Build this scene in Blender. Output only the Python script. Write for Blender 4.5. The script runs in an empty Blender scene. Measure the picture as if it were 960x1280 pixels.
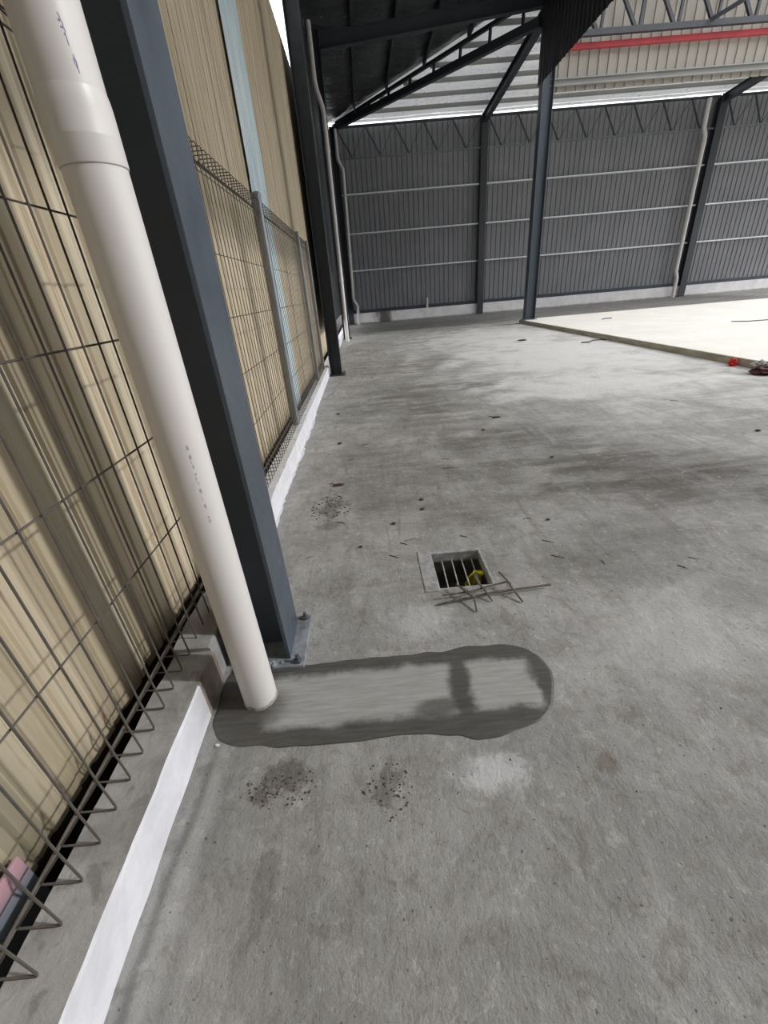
import bpy, bmesh, math, random
from mathutils import Vector, Matrix, noise

random.seed(7)
sc = bpy.context.scene
COL = sc.collection
H = 1.25

# ------------------------------------------------------------------ helpers
def lin(c):
    c = c / 255.0
    return c / 12.92 if c <= 0.04045 else ((c + 0.055) / 1.055) ** 2.4

def rgb(r, g, b):
    return (lin(r), lin(g), lin(b), 1.0)

class NT:
    """small node-tree writer"""
    def __init__(self, m):
        self.t = m.node_tree
        self.n = self.t.nodes
        self.l = self.t.links
        self.n.clear()
        self.out = self.n.new('ShaderNodeOutputMaterial')
        self.bsdf = self.n.new('ShaderNodeBsdfPrincipled')
        self.l.new(self.bsdf.outputs[0], self.out.inputs[0])
        self.tc = self.n.new('ShaderNodeTexCoord')
    def set(self, sock, v):
        if hasattr(v, 'is_output'):
            self.l.new(v, sock)
        else:
            sock.default_value = v
    def coord(self, scale=(1, 1, 1), rot=(0, 0, 0), loc=(0, 0, 0)):
        m = self.n.new('ShaderNodeMapping')
        self.l.new(self.tc.outputs['Object'], m.inputs[0])
        m.inputs['Scale'].default_value = scale
        m.inputs['Rotation'].default_value = rot
        m.inputs['Location'].default_value = loc
        return m.outputs[0]
    def noise(self, scale, vec=None, detail=4, rough=0.55, dist=0.0):
        x = self.n.new('ShaderNodeTexNoise')
        self.l.new(vec if vec is not None else self.tc.outputs['Object'], x.inputs['Vector'])
        x.inputs['Scale'].default_value = scale
        x.inputs['Detail'].default_value = detail
        x.inputs['Roughness'].default_value = rough
        x.inputs['Distortion'].default_value = dist
        return x.outputs['Fac']
    def math(self, op, a, b=0.0, clamp=False):
        x = self.n.new('ShaderNodeMath')
        x.operation = op
        x.use_clamp = clamp
        self.set(x.inputs[0], a)
        self.set(x.inputs[1], b)
        return x.outputs[0]
    def ramp(self, fac, lo, hi, a=0.0, b=1.0):
        x = self.n.new('ShaderNodeMapRange')
        x.interpolation_type = 'SMOOTHSTEP'
        self.set(x.inputs['Value'], fac)
        x.inputs['From Min'].default_value = lo
        x.inputs['From Max'].default_value = hi
        x.inputs['To Min'].default_value = a
        x.inputs['To Max'].default_value = b
        return x.outputs[0]
    def mix(self, fac, a, b, mode='MIX'):
        x = self.n.new('ShaderNodeMix')
        x.data_type = 'RGBA'
        x.blend_type = mode
        self.set(x.inputs[0], fac)
        self.set(x.inputs[6], a)
        self.set(x.inputs[7], b)
        return x.outputs[2]
    def sep(self, vec=None):
        x = self.n.new('ShaderNodeSeparateXYZ')
        self.l.new(vec if vec is not None else self.tc.outputs['Object'], x.inputs[0])
        return x.outputs
    def bump(self, h, strength=0.3, dist=0.01):
        x = self.n.new('ShaderNodeBump')
        x.inputs['Strength'].default_value = strength
        x.inputs['Distance'].default_value = dist
        self.l.new(h, x.inputs['Height'])
        self.l.new(x.outputs[0], self.bsdf.inputs['Normal'])
    def col(self, c):
        self.set(self.bsdf.inputs['Base Color'], c)
    def rough(self, c):
        self.set(self.bsdf.inputs['Roughness'], c)
    def blob(self, x, y, rx, ry, ang=0.0, wob=None, soft=(0.5, 1.1)):
        """mask: 1 in a wobbly ellipse on the ground, 0 outside"""
        c, s = math.cos(ang), math.sin(ang)
        S = self.sepc
        dx = self.math('SUBTRACT', S[0], x)
        dy = self.math('SUBTRACT', S[1], y)
        u = self.math('DIVIDE', self.math('ADD', self.math('MULTIPLY', dx, c), self.math('MULTIPLY', dy, s)), rx)
        v = self.math('DIVIDE', self.math('SUBTRACT', self.math('MULTIPLY', dy, c), self.math('MULTIPLY', dx, s)), ry)
        r = self.math('SQRT', self.math('ADD', self.math('MULTIPLY', u, u), self.math('MULTIPLY', v, v)))
        if wob is not None:
            r = self.math('ADD', r, wob)
        return self.ramp(r, soft[1], soft[0])

def newmat(name):
    m = bpy.data.materials.new(name)
    m.use_nodes = True
    return m, NT(m)

def simple(name, c, rough=0.6, metal=0.0, var=0.12, vscale=3.0, bump=0.0, bscale=60, stretch=(1, 1, 1), spec=0.5):
    m, t = newmat(name)
    v = t.coord(scale=stretch)
    n = t.noise(vscale, v, 5)
    d = tuple(x * (1 - var) for x in c[:3]) + (1,)
    e = tuple(min(1, x * (1 + var)) for x in c[:3]) + (1,)
    t.col(t.mix(t.ramp(n, 0.3, 0.7), d, e))
    t.rough(t.ramp(t.noise(vscale * 4, v, 3), 0.3, 0.7, max(0.05, rough - 0.08), min(1, rough + 0.08)))
    t.bsdf.inputs['Metallic'].default_value = metal
    t.bsdf.inputs['Specular IOR Level'].default_value = spec
    if bump:
        t.bump(t.noise(bscale, v, 4), bump, 0.004)
    return m

class MB:
    """collects shapes, builds ONE mesh object"""
    def __init__(self):
        self.bm = bmesh.new()
    def box(self, x0, x1, y0, y1, z0, z1, bevel=0.0):
        b = bmesh.new()
        bmesh.ops.create_cube(b, size=1)
        for v in b.verts:
            v.co = Vector(((x0 + x1) / 2 + v.co.x * (x1 - x0), (y0 + y1) / 2 + v.co.y * (y1 - y0), (z0 + z1) / 2 + v.co.z * (z1 - z0)))
        if bevel:
            bmesh.ops.bevel(b, geom=b.edges[:], offset=bevel, segments=2, affect='EDGES', profile=0.5)
        self.join(b)
        return self
    def join(self, b):
        me = bpy.data.meshes.new('tmp')
        b.to_mesh(me)
        b.free()
        self.bm.from_mesh(me)
        bpy.data.meshes.remove(me)
    def bar(self, p, q, w, h, up=(0, 0, 1)):
        """rectangular bar between two points"""
        p, q = Vector(p), Vector(q)
        d = (q - p).normalized()
        s = d.cross(Vector(up))
        if s.length < 1e-4:
            s = d.cross(Vector((1, 0, 0)))
        s.normalize()
        u = s.cross(d).normalized()
        vs = []
        for e in (p, q):
            for a, b in ((-1, -1), (1, -1), (1, 1), (-1, 1)):
                vs.append(self.bm.verts.new(e + s * a * w / 2 + u * b * h / 2))
        f = self.bm.faces.new
        f(vs[0:4][::-1]); f(vs[4:8])
        for i in range(4):
            j = (i + 1) % 4
            f((vs[i], vs[j], vs[4 + j], vs[4 + i]))
        return self
    def section(self, pts, p, q, xdir):
        """extrude a 2D outline (u along xdir, v perpendicular) from p to q"""
        p, q = Vector(p), Vector(q)
        d = (q - p).normalized()
        a = Vector(xdir); a = (a - d * a.dot(d)).normalized()
        b = d.cross(a)
        A = [self.bm.verts.new(p + a * u + b * v) for u, v in pts]
        B = [self.bm.verts.new(q + a * u + b * v) for u, v in pts]
        n = len(pts)
        self.bm.faces.new(A[::-1]); self.bm.faces.new(B)
        for i in range(n):
            j = (i + 1) % n
            self.bm.faces.new((A[i], A[j], B[j], B[i]))
        return self
    def ibeam(self, p, q, depth, width, tf, tw, xdir):
        D, W, f, w = depth / 2, width / 2, tf, tw / 2
        pts = [(-D, -W), (-D + f, -W), (-D + f, -w), (D - f, -w), (D - f, -W), (D, -W), (D, W), (D - f, W), (D - f, w), (-D + f, w), (-D + f, W), (-D, W)]
        return self.section(pts, p, q, xdir)
    def tube(self, pts, r, seg=8, cap=True):
        pts = [Vector(p) for p in pts]
        rings = []
        n0 = None
        for i, p in enumerate(pts):
            if i == 0: d = pts[1] - p
            elif i == len(pts) - 1: d = p - pts[i - 1]
            else: d = (pts[i + 1] - p).normalized() + (p - pts[i - 1]).normalized()
            d.normalize()
            if n0 is None:
                n0 = d.orthogonal().normalized()
            else:
                n0 = (n0 - d * n0.dot(d)).normalized()
            b = d.cross(n0)
            rr = r[i] if isinstance(r, (list, tuple)) else r
            rings.append([self.bm.verts.new(p + n0 * rr * math.cos(2 * math.pi * k / seg) + b * rr * math.sin(2 * math.pi * k / seg)) for k in range(seg)])
        for A, B in zip(rings, rings[1:]):
            for k in range(seg):
                j = (k + 1) % seg
                self.bm.faces.new((A[k], A[j], B[j], B[k]))
        if cap:
            self.bm.faces.new(rings[0][::-1]); self.bm.faces.new(rings[-1])
        return self
    def lathe(self, prof, c=(0, 0, 0), seg=32):
        """prof: (r, z) list; closed with caps"""
        c = Vector(c)
        rings = [[self.bm.verts.new(c + Vector((r * math.cos(2 * math.pi * k / seg), r * math.sin(2 * math.pi * k / seg), z))) for k in range(seg)] for r, z in prof]
        for A, B in zip(rings, rings[1:]):
            for k in range(seg):
                j = (k + 1) % seg
                self.bm.faces.new((A[k], A[j], B[j], B[k]))
        self.bm.faces.new(rings[0][::-1]); self.bm.faces.new(rings[-1])
        return self
    def blob(self, c, s, amp=0.3, sub=3, freq=2.0, seed=0):
        b = bmesh.new()
        bmesh.ops.create_icosphere(b, subdivisions=sub, radius=1)
        for v in b.verts:
            k = 1 + amp * noise.noise(v.co * freq + Vector((seed * 7.3, seed * 1.7, seed)))
            v.co = Vector((v.co.x * s[0] * k + c[0], v.co.y * s[1] * k + c[1], v.co.z * s[2] * k + c[2]))
        self.join(b)
        return self
    def build(self, name, mat, parent=None, smooth=False, loc=None):
        bmesh.ops.recalc_face_normals(self.bm, faces=self.bm.faces[:])
        me = bpy.data.meshes.new(name)
        self.bm.to_mesh(me)
        self.bm.free()
        me.materials.append(mat)
        if smooth:
            me.shade_smooth()
            try: me.set_sharp_from_angle(angle=math.radians(40))
            except Exception: pass
        o = bpy.data.objects.new(name, me)
        COL.objects.link(o)
        if loc: o.location = loc
        if parent: o.parent = parent
        return o

def empty(name, loc=(0, 0, 0)):
    o = bpy.data.objects.new(name, None)
    o.location = loc
    o.empty_display_size = 0.1
    COL.objects.link(o)
    return o

def tag(o, label=None, cat=None, group=None, kind=None):
    if label: o['label'] = label
    if cat: o['category'] = cat
    if group: o['group'] = group
    if kind: o['kind'] = kind
    return o

def struct(o, label=None):
    o['kind'] = 'structure'
    if label: o['label'] = label
    return o

def copy_thing(o, loc):
    r = o.copy(); COL.objects.link(r); r.location = loc
    for ch in list(o.children):
        c = ch.copy(); COL.objects.link(c); c.parent = r
        for g in list(ch.children):
            d = g.copy(); COL.objects.link(d); d.parent = c
    return r

# ------------------------------------------------------------------ camera
cam = bpy.data.cameras.new('camera')
cam.sensor_fit = 'VERTICAL'
cam.sensor_height = 32.0
cam.lens = 524.0 / 1280 * 32.0
cam.clip_start = 0.02
cam.clip_end = 300
camo = bpy.data.objects.new('camera', cam)
COL.objects.link(camo)
R = Vector((0.99593189, -0.08975196, 0.00801571))      # world x seen by the lens (right, down, forward)
D = Vector((-0.04893034, -0.4639604, 0.88450357))      # world y
U = Vector((-0.07566696, -0.88129753, -0.46646455))    # world z
Rm = Matrix(((R.x, -R.y, -R.z), (D.x, -D.y, -D.z), (U.x, -U.y, -U.z)))
camo.matrix_world = Matrix.Translation((0, 0, H)) @ Rm.to_4x4()
sc.camera = camo

# ------------------------------------------------------------------ materials
def concrete_floor():
    m, t = newmat('stained_concrete')
    t.sepc = t.sep()
    big = t.noise(0.55, None, 6, 0.6, 0.6)
    mid = t.noise(2.2, None, 8, 0.68, 0.8)
    fine = t.noise(26, None, 6, 0.7)
    grit = t.noise(160, None, 3, 0.7)
    streak = t.noise(3.0, t.coord(scale=(3.2, 0.45, 1), rot=(0, 0, 0.55)), 7, 0.66, 0.9)
    cross = t.noise(2.4, t.coord(scale=(0.55, 2.6, 1), rot=(0, 0, 0.12)), 7, 0.66, 0.6)
    base = t.mix(t.ramp(mid, 0.32, 0.68), rgb(137, 136, 132), rgb(166, 165, 162))
    base = t.mix(t.ramp(big, 0.5, 0.7, 0, 0.5), base, rgb(188, 186, 180))
    # dust-free dark smears
    dirt = t.math('MULTIPLY', t.math('MULTIPLY', t.ramp(streak, 0.5, 0.68), t.ramp(mid, 0.35, 0.6)), t.ramp(t.sepc[1], 0.9, 1.9, 0.25, 1.0))
    base = t.mix(t.math('MULTIPLY', dirt, 0.5), base, rgb(104, 100, 94))
    base = t.mix(t.ramp(cross, 0.55, 0.72, 0, 0.4), base, rgb(116, 112, 105))
    wob = t.math('MULTIPLY', t.math('SUBTRACT', t.noise(1.7, None, 6, 0.65, 0.4), 0.5), 2.6)
    wobf = t.math('MULTIPLY', t.math('SUBTRACT', t.noise(7, None, 7, 0.72, 0.3), 0.5), 2.8)
    m9 = t.noise(11, t.coord(scale=(1, 1, 1), loc=(2, 7, 0)), 8, 0.75, 0.5)
    base = t.mix(t.ramp(m9, 0.5, 0.66, 0, 0.5), base, rgb(112, 107, 99))
    base = t.mix(t.ramp(m9, 0.44, 0.32, 0, 0.4), base, rgb(198, 196, 190))
    dark = rgb(82, 78, 72)
    for (x, y, rx, ry, a, k) in [(1.75, 2.75, 1.1, 0.6, -0.3, 0.9), (2.5, 2.35, 0.9, 0.5, -0.2, 0.85), (1.2, 3.6, 0.9, 0.4, 0.1, 0.7),
                                 (0.5, 5.2, 0.9, 1.6, 0.1, 0.65), (1.1, 8.0, 1.6, 1.4, 0.0, 0.6), (0.1, 3.0, 0.55, 0.9, 0.1, 0.5), (1.4, 5.9, 1.2, 0.6, 0.0, 0.65),
                                 (1.1, 1.75, 0.7, 0.25, 0.2, 0.4), (0.9, 16.6, 6.0, 1.9, 0.0, 0.5), (0.8, 2.4, 0.5, 0.3, 0.3, 0.4), (4.0, 3.4, 1.2, 0.4, -0.2, 0.6)]:
        b = t.blob(x, y, rx, ry, a, wob, (0.3, 1.2))
        b = t.math('MULTIPLY', b, t.ramp(cross, 0.3, 0.62, 0.25, 1.0))
        base = t.mix(t.math('MULTIPLY', b, k), base, dark)
    # far floor lightened toward the slab: its strong daylight put into the colour
    b = t.blob(3.6, 8.0, 2.9, 4.6, 0.0, wob, (0.3, 1.3))
    base = t.mix(t.math('MULTIPLY', b, t.ramp(cross, 0.7, 0.4, 0.25, 0.8)), base, rgb(206, 205, 201))
    # pale dusty patches; far ones also carry brighter daylight in their colour
    for (x, y, rx, ry, a, k) in [(2.9, 5.3, 1.6, 0.8, 0.0, 0.75), (3.4, 7.9, 1.8, 2.4, 0.0, 0.8), (1.1, 1.15, 0.4, 0.3, 0.0, 0.4), (3.3, 11.5, 2.4, 2.6, 0.0, 0.6)]:
        b = t.blob(x, y, rx, ry, a, wob, (0.3, 1.2))
        base = t.mix(t.math('MULTIPLY', b, k), base, rgb(208, 207, 204))
    # spilt white cement by the patch and earth-brown scuffs
    b = t.blob(0.27, 0.705, 0.13, 0.075, 0.0, wobf, (0.3, 1.1))
    base = t.mix(t.math('MULTIPLY', b, 0.75), base, rgb(205, 205, 207))
    b = t.blob(0.13, 1.36, 0.17, 0.13, 0.0, wobf, (0.3, 1.1))
    base = t.mix(t.math('MULTIPLY', b, 0.5), base, rgb(196, 196, 196))
    b = t.blob(0.585, 0.70, 0.045, 0.04, 0.0, wobf, (0.3, 1.1))
    base = t.mix(t.math('MULTIPLY', b, 0.5), base, rgb(98, 84, 66))
    for (x, y, rx, ry, k) in [(-0.36, 0.75, 0.10, 0.085, 0.62), (-0.05, 0.69, 0.06, 0.09, 0.55), (-0.42, 0.70, 0.05, 0.05, 0.6), (-0.36, 0.52, 0.05, 0.12, 0.35), (-0.33, 2.5, 0.14, 0.2, 0.6), (-0.32, 2.25, 0.12, 0.12, 0.5)]:
        b = t.blob(x, y, rx, ry, 0, wobf, (0.35, 0.75))
        base = t.mix(t.math('MULTIPLY', b, k), base, rgb(76, 70, 61))
    # trowel lines beside the kerb
    S = t.sepc
    xw = t.math('ADD', S[0], t.math('MULTIPLY', t.math('SUBTRACT', t.noise(1.6, t.coord(scale=(1, 1, 1)), 4), 0.5), 0.09))
    for (x, w, k, c) in [(-0.60, 0.022, 0.5, rgb(84, 84, 82)), (-0.565, 0.03, 0.35, rgb(176, 175, 170)), (-0.52, 0.025, 0.25, rgb(98, 97, 92))]:
        line = t.ramp(t.math('ABSOLUTE', t.math('SUBTRACT', xw, x)), w, 0.0)
        line = t.math('MULTIPLY', line, t.ramp(S[1], 0.95, 0.75))
        base = t.mix(t.math('MULTIPLY', line, k), base, c)
    # old pour seam running away from the patch
    sx = t.math('ADD', t.math('MULTIPLY', t.math('SUBTRACT', S[1], 0.66), -0.45), 0.30)
    sd = t.math('ADD', t.math('SUBTRACT', S[0], sx), t.math('MULTIPLY', t.math('SUBTRACT', t.noise(5, None, 5), 0.5), 0.06))
    seam = t.math('MULTIPLY', t.ramp(t.math('ABSOLUTE', sd), 0.014, 0.0), t.ramp(S[1], 0.70, 0.62))
    base = t.mix(t.math('MULTIPLY', seam, 0.22), base, rgb(190, 190, 188))
    base = t.mix(t.ramp(fine, 0.56, 0.74, 0, 0.5), base, rgb(98, 95, 90))
    base = t.mix(t.ramp(fine, 0.44, 0.28, 0, 0.45), base, rgb(204, 202, 196))
    speck = t.noise(75, None, 2, 0.5)
    base = t.mix(t.ramp(speck, 0.68, 0.74, 0, 0.7), base, rgb(64, 58, 52))
    t.col(base)
    t.rough(t.ramp(mid, 0.3, 0.7, 0.62, 0.9))
    t.bsdf.inputs['Specular IOR Level'].default_value = 0.35
    h = t.math('ADD', t.math('MULTIPLY', fine, 0.8), t.math('ADD', t.math('MULTIPLY', grit, 0.18), t.math('MULTIPLY', streak, 0.35)))
    t.bump(h, 0.75, 0.014)
    return m

def patch_mat():
    """fresh cement: wet dark rim, drier pale middle"""
    m, t = newmat('fresh_cement')
    t.sepc = t.sep()
    S = t.sepc
    w = t.math('MULTIPLY', t.math('SUBTRACT', t.noise(9, None, 6, 0.65, 0.4), 0.5), 0.09)
    w2 = t.math('MULTIPLY', t.math('SUBTRACT', t.noise(7, t.coord(loc=(3, 5, 0)), 6, 0.65, 0.4), 0.5), 0.09)
    X = t.math('ADD', S[0], w); Y = t.math('ADD', S[1], w2)
    def rect(x0, x1, y0, y1, soft=0.018):
        dx = t.math('SUBTRACT', t.math('ABSOLUTE', t.math('SUBTRACT', X, (x0 + x1) / 2)), (x1 - x0) / 2)
        dy = t.math('SUBTRACT', t.math('ABSOLUTE', t.math('SUBTRACT', Y, (y0 + y1) / 2)), (y1 - y0) / 2)
        return t.ramp(t.math('MAXIMUM', dx, dy), soft, -soft)
    a = rect(-0.45, 0.19, 0.905, 1.115)
    b = rect(0.262, 0.482, 0.905, 1.10)
    c = t.blob(0.13, 0.93, 0.10, 0.04, 0.1, t.math('MULTIPLY', w, 8), (0.5, 1.2))   # a darker tongue
    d = t.blob(-0.50, 0.98, 0.12, 0.10, 0.0, t.math('MULTIPLY', w, 8), (0.5, 1.2))
    drag = t.noise(6, t.coord(scale=(1.2, 14, 1)), 5, 0.65, 0.3)
    dry = t.mix(t.ramp(drag, 0.3, 0.7), rgb(146, 146, 142), rgb(164, 164, 161))
    wet = t.mix(t.ramp(drag, 0.3, 0.7), rgb(72, 70, 67), rgb(90, 88, 84))
    k = t.math('MAXIMUM', a, b)
    k = t.math('MULTIPLY', k, t.math('SUBTRACT', 1.0, t.math('MULTIPLY', t.math('MAXIMUM', c, d), 0.8)))
    base = t.mix(k, wet, dry)
    base = t.mix(t.ramp(t.noise(55, None, 4, 0.7), 0.6, 0.75, 0, 0.35), base, rgb(120, 118, 112))
    t.col(base)
    t.rough(t.ramp(k, 0, 1, 0.5, 0.75))
    t.bsdf.inputs['Specular IOR Level'].default_value = 0.4
    t.bump(t.math('ADD', t.math('MULTIPLY', drag, 0.6), t.math('MULTIPLY', t.noise(40, None, 4), 0.3)), 0.2, 0.004)
    return m

def tan_mat():
    m, t = newmat('weathered_tan_sheeting')
    S = t.sep()
    t.sepc = S
    v = t.coord(scale=(1, 9, 0.5))
    a = t.noise(1.6, v, 6, 0.65, 0.3)
    b = t.noise(5.5, v, 5, 0.6)
    broad = t.noise(1.0, t.coord(scale=(1, 1.2, 0.35)), 5)
    base = t.mix(t.ramp(a, 0.32, 0.68), rgb(174, 160, 133), rgb(206, 192, 166))
    # tones change from strip to strip near the floor-level, weather-beaten end
    near = t.ramp(S[1], 3.0, 0.8)
    strip = t.n.new('ShaderNodeTexWhiteNoise'); strip.noise_dimensions = '1D'
    t.l.new(t.math('FLOOR', t.math('DIVIDE', t.math('ADD', S[1], 0.03), 0.095)), strip.inputs['W'])
    sv = strip.outputs['Value']
    base = t.mix(t.math('MULTIPLY', near, t.ramp(sv, 0.35, 1.0, 0, 0.75)), base, rgb(140, 130, 108))
    base = t.mix(t.math('MULTIPLY', near, t.ramp(sv, 0.4, 0.0, 0, 0.6)), base, rgb(204, 196, 176))
    base = t.mix(t.math('MULTIPLY', near, t.ramp(b, 0.55, 0.72, 0, 0.55)), base, rgb(176, 148, 126))
    base = t.mix(t.math('MULTIPLY', near, t.ramp(broad, 0.52, 0.7, 0, 0.6)), base, rgb(124, 122, 104))
    base = t.mix(t.ramp(b, 0.58, 0.72, 0, 0.35), base, rgb(132, 116, 90))
    # splash line of damp and algae along the bottom
    low = t.math('MULTIPLY', t.ramp(t.math('ADD', S[2], t.math('MULTIPLY', t.math('SUBTRACT', t.noise(6, v, 5), 0.5), 0.3)), 0.13, 0.0), 0.3)
    base = t.mix(low, base, rgb(92, 86, 70))
    t.col(base)
    t.rough(0.62)
    t.bsdf.inputs['Specular IOR Level'].default_value = 0.3
    t.bump(b, 0.12, 0.004)
    return m

def paint_mat():
    m, t = newmat('white_kerb_paint')
    n = t.noise(9, t.coord(scale=(1, 0.8, 1)), 6, 0.65, 0.3)
    n2 = t.noise(40, None, 5, 0.7)
    base = t.mix(t.ramp(n, 0.35, 0.7), rgb(222, 222, 226), rgb(204, 204, 208))
    base = t.mix(t.ramp(n2, 0.62, 0.78, 0, 0.4), base, rgb(170, 168, 164))
    t.col(base); t.rough(0.6)
    t.bump(n2, 0.25, 0.004)
    return m

def kerb_top_mat(name, c0, c1, dk):
    m, t = newmat(name)
    a = t.noise(5, None, 7, 0.68, 0.5); b = t.noise(30, None, 5, 0.7)
    base = t.mix(t.ramp(a, 0.35, 0.65), c0, c1)
    base = t.mix(t.ramp(t.noise(14, None, 6, 0.6, 0.6), 0.56, 0.66, 0, 0.55), base, dk)
    base = t.mix(t.ramp(b, 0.6, 0.74, 0, 0.5), base, rgb(96, 93, 88))
    t.col(base); t.rough(0.85)
    t.bump(t.math('ADD', t.math('MULTIPLY', a, 0.6), b), 0.5, 0.008)
    return m

def foil_mat(name, c, metal, rough, scale=1.0, glow=0.0):
    m, t = newmat(name)
    v = t.coord(scale=(0.5, 3.0, 1))
    a = t.noise(2.2 * scale, v, 4, 0.5, 0.4)
    b = t.noise(9 * scale, None, 5, 0.6, 0.4)
    t.col(t.mix(t.ramp(a, 0.3, 0.7), tuple(x * 0.8 for x in c[:3]) + (1,), c))
    t.bsdf.inputs['Metallic'].default_value = metal
    t.rough(t.ramp(b, 0.3, 0.7, rough - 0.08, rough + 0.1))
    t.bump(t.math('ADD', a, t.math('MULTIPLY', b, 0.35)), 0.15 if glow else 0.5, 0.05)
    if glow:                                # translucence added so the foil glows brighter than bounced light makes it
        tr = t.n.new('ShaderNodeBsdfTranslucent'); tr.inputs[0].default_value = c
        mx = t.n.new('ShaderNodeMixShader'); mx.inputs[0].default_value = glow
        t.l.new(t.bsdf.outputs[0], mx.inputs[1]); t.l.new(tr.outputs[0], mx.inputs[2]); t.l.new(mx.outputs[0], t.out.inputs[0])
    return m

def far_kerb_mat():
    m, t = newmat('far_upstand_plaster')
    t.sepc = t.sep()
    S = t.sepc
    n = t.noise(2.5, None, 6, 0.65, 0.4)
    base = t.mix(t.ramp(n, 0.35, 0.7), rgb(240, 238, 238), rgb(222, 220, 220))
    # black mould near the corner: runs from the top edge and a splash on the floor line
    wv = t.math('MULTIPLY', t.math('SUBTRACT', t.noise(4, t.coord(scale=(1, 1, 0.4)), 6, 0.7), 0.5), 1.6)
    mask = t.ramp(t.math('ADD', t.math('ABSOLUTE', t.math('DIVIDE', t.math('SUBTRACT', S[0], 0.95), 0.55)), wv), 1.0, 0.2)
    base = t.mix(t.math('MULTIPLY', mask, 0.9), base, rgb(70, 66, 60))
    foot = t.ramp(t.math('ADD', S[2], t.math('MULTIPLY', wv, 0.06)), 0.08, 0.0)
    base = t.mix(t.math('MULTIPLY', foot, 0.7), base, rgb(84, 80, 74))
    t.col(base); t.rough(0.8)
    return m

def slab_mat():
    m, t = newmat('cream_sealed_slab')
    n = t.noise(1.2, None, 6, 0.6, 0.4); f = t.noise(14, None, 5, 0.65)
    base = t.mix(t.ramp(n, 0.35, 0.7), rgb(222, 220, 209), rgb(232, 230, 222))
    base = t.mix(t.ramp(f, 0.6, 0.75, 0, 0.3), base, rgb(188, 184, 170))
    t.col(base); t.rough(0.55)
    return m

def slab_edge_mat():
    m, t = newmat('bare_slab_edge')
    n = t.noise(3, t.coord(scale=(1, 0.7, 3)), 6, 0.65, 0.5)
    base = t.mix(t.ramp(n, 0.35, 0.68), rgb(144, 138, 118), rgb(176, 170, 148))
    base = t.mix(t.ramp(t.noise(7, None, 5), 0.6, 0.72, 0, 0.6), base, rgb(96, 84, 62))
    t.col(base); t.rough(0.85)
    return m

M = {}
M['floor'] = concrete_floor()
M['patch'] = patch_mat()
M['tan'] = tan_mat()
M['paint'] = paint_mat()
M['kerb_top'] = kerb_top_mat('raw_kerb_top', rgb(138, 137, 134), rgb(168, 167, 165), rgb(112, 110, 106))
M['kerb_brown'] = kerb_top_mat('broken_kerb', rgb(120, 108, 98), rgb(150, 138, 128), rgb(90, 82, 74))
M['kerb_pale'] = kerb_top_mat('pale_kerb_top', rgb(196, 196, 197), rgb(218, 218, 219), rgb(184, 183, 181))
M['steel'] = simple('slate_blue_steel_paint', rgb(70, 79, 88), 0.42, 0.0, 0.10, 2.0, 0.05, 40)
M['steel_dark'] = simple('charcoal_steel_paint', rgb(52, 57, 62), 0.5, 0.0, 0.10, 2.0)
M['plate'] = simple('cement_smeared_steel', rgb(126, 130, 134), 0.7, 0.0, 0.35, 22, 0.4, 60)
M['bolt'] = simple('dull_bolt_steel', rgb(104, 106, 108), 0.5, 0.6, 0.2, 30)
M['pvc'] = simple('pvc_offwhite', rgb(213, 209, 205), 0.46, 0.0, 0.008, 1.0)
M['pvc_dirt'] = simple('cement_crust', rgb(150, 148, 142), 0.9, 0.0, 0.25, 40, 0.5, 80)
M['groove'] = simple('pipe_joint_grey', rgb(150, 146, 140), 0.6, 0.0, 0.1, 20)
M['ink'] = simple('blue_pen_ink', rgb(150, 150, 192), 0.7, 0.0, 0.15, 60)
M['print'] = simple('faded_grey_print', rgb(182, 178, 172), 0.5, 0.0, 0.08, 90)
M['wire'] = simple('weathered_galvanised_wire', rgb(92, 87, 81), 0.55, 0.2, 0.25, 14)
M['post'] = simple('galvanised_tube', rgb(126, 131, 134), 0.42, 0.35, 0.12, 9)
M['teal'] = None
M['rebar'] = simple('rusty_dark_rebar', rgb(102, 95, 90), 0.75, 0.15, 0.3, 40, 0.5, 120)
M['grate_bar'] = simple('galvanised_bar', rgb(172, 172, 172), 0.5, 0.3, 0.15, 40)
M['pit'] = simple('dark_pit_concrete', rgb(72, 68, 62), 0.9, 0.0, 0.35, 14, 0.6, 50)
M['pit_rim'] = simple('grey_pit_mortar', rgb(152, 151, 150), 0.85, 0.0, 0.25, 25, 0.6, 70)
M['yellow'] = simple('yellow_plastic', rgb(252, 238, 30), 0.45, 0.0, 0.15, 20)
M['twig'] = simple('dry_twig', rgb(88, 70, 52), 0.85, 0.0, 0.3, 40)
M['wire_bit'] = simple('dark_tie_wire', rgb(78, 72, 66), 0.7, 0.2, 0.2, 40)
M['crumb'] = simple('earth_crumbs', rgb(78, 66, 56), 0.95, 0.0, 0.35, 30, 0.5, 60)
M['chip'] = simple('pale_chip', rgb(224, 222, 216), 0.7, 0.0, 0.1, 30)
M['clad_dark'] = simple('grey_wall_cladding', rgb(130, 131, 134), 0.5, 0.0, 0.06, 1.2)
M['clad_light'] = simple('warm_white_cladding', rgb(164, 159, 148), 0.5, 0.0, 0.05, 1.0)
M['clad_shaded'] = simple('shaded_side_cladding', rgb(20, 21, 22), 0.6, 0.0, 0.08, 1.0)  # backlit shade put into a near-black base colour
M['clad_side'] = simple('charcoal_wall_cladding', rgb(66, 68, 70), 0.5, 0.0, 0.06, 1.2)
M['girt'] = simple('galvanised_girt', rgb(226, 229, 232), 0.45, 0.2, 0.06, 3.0)
M['rail_grey'] = simple('grey_rail', rgb(150, 150, 147), 0.5, 0.0, 0.06, 2.0)
M['red'] = simple('red_oxide_paint', rgb(176, 58, 64), 0.5, 0.0, 0.12, 2.0)
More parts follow.
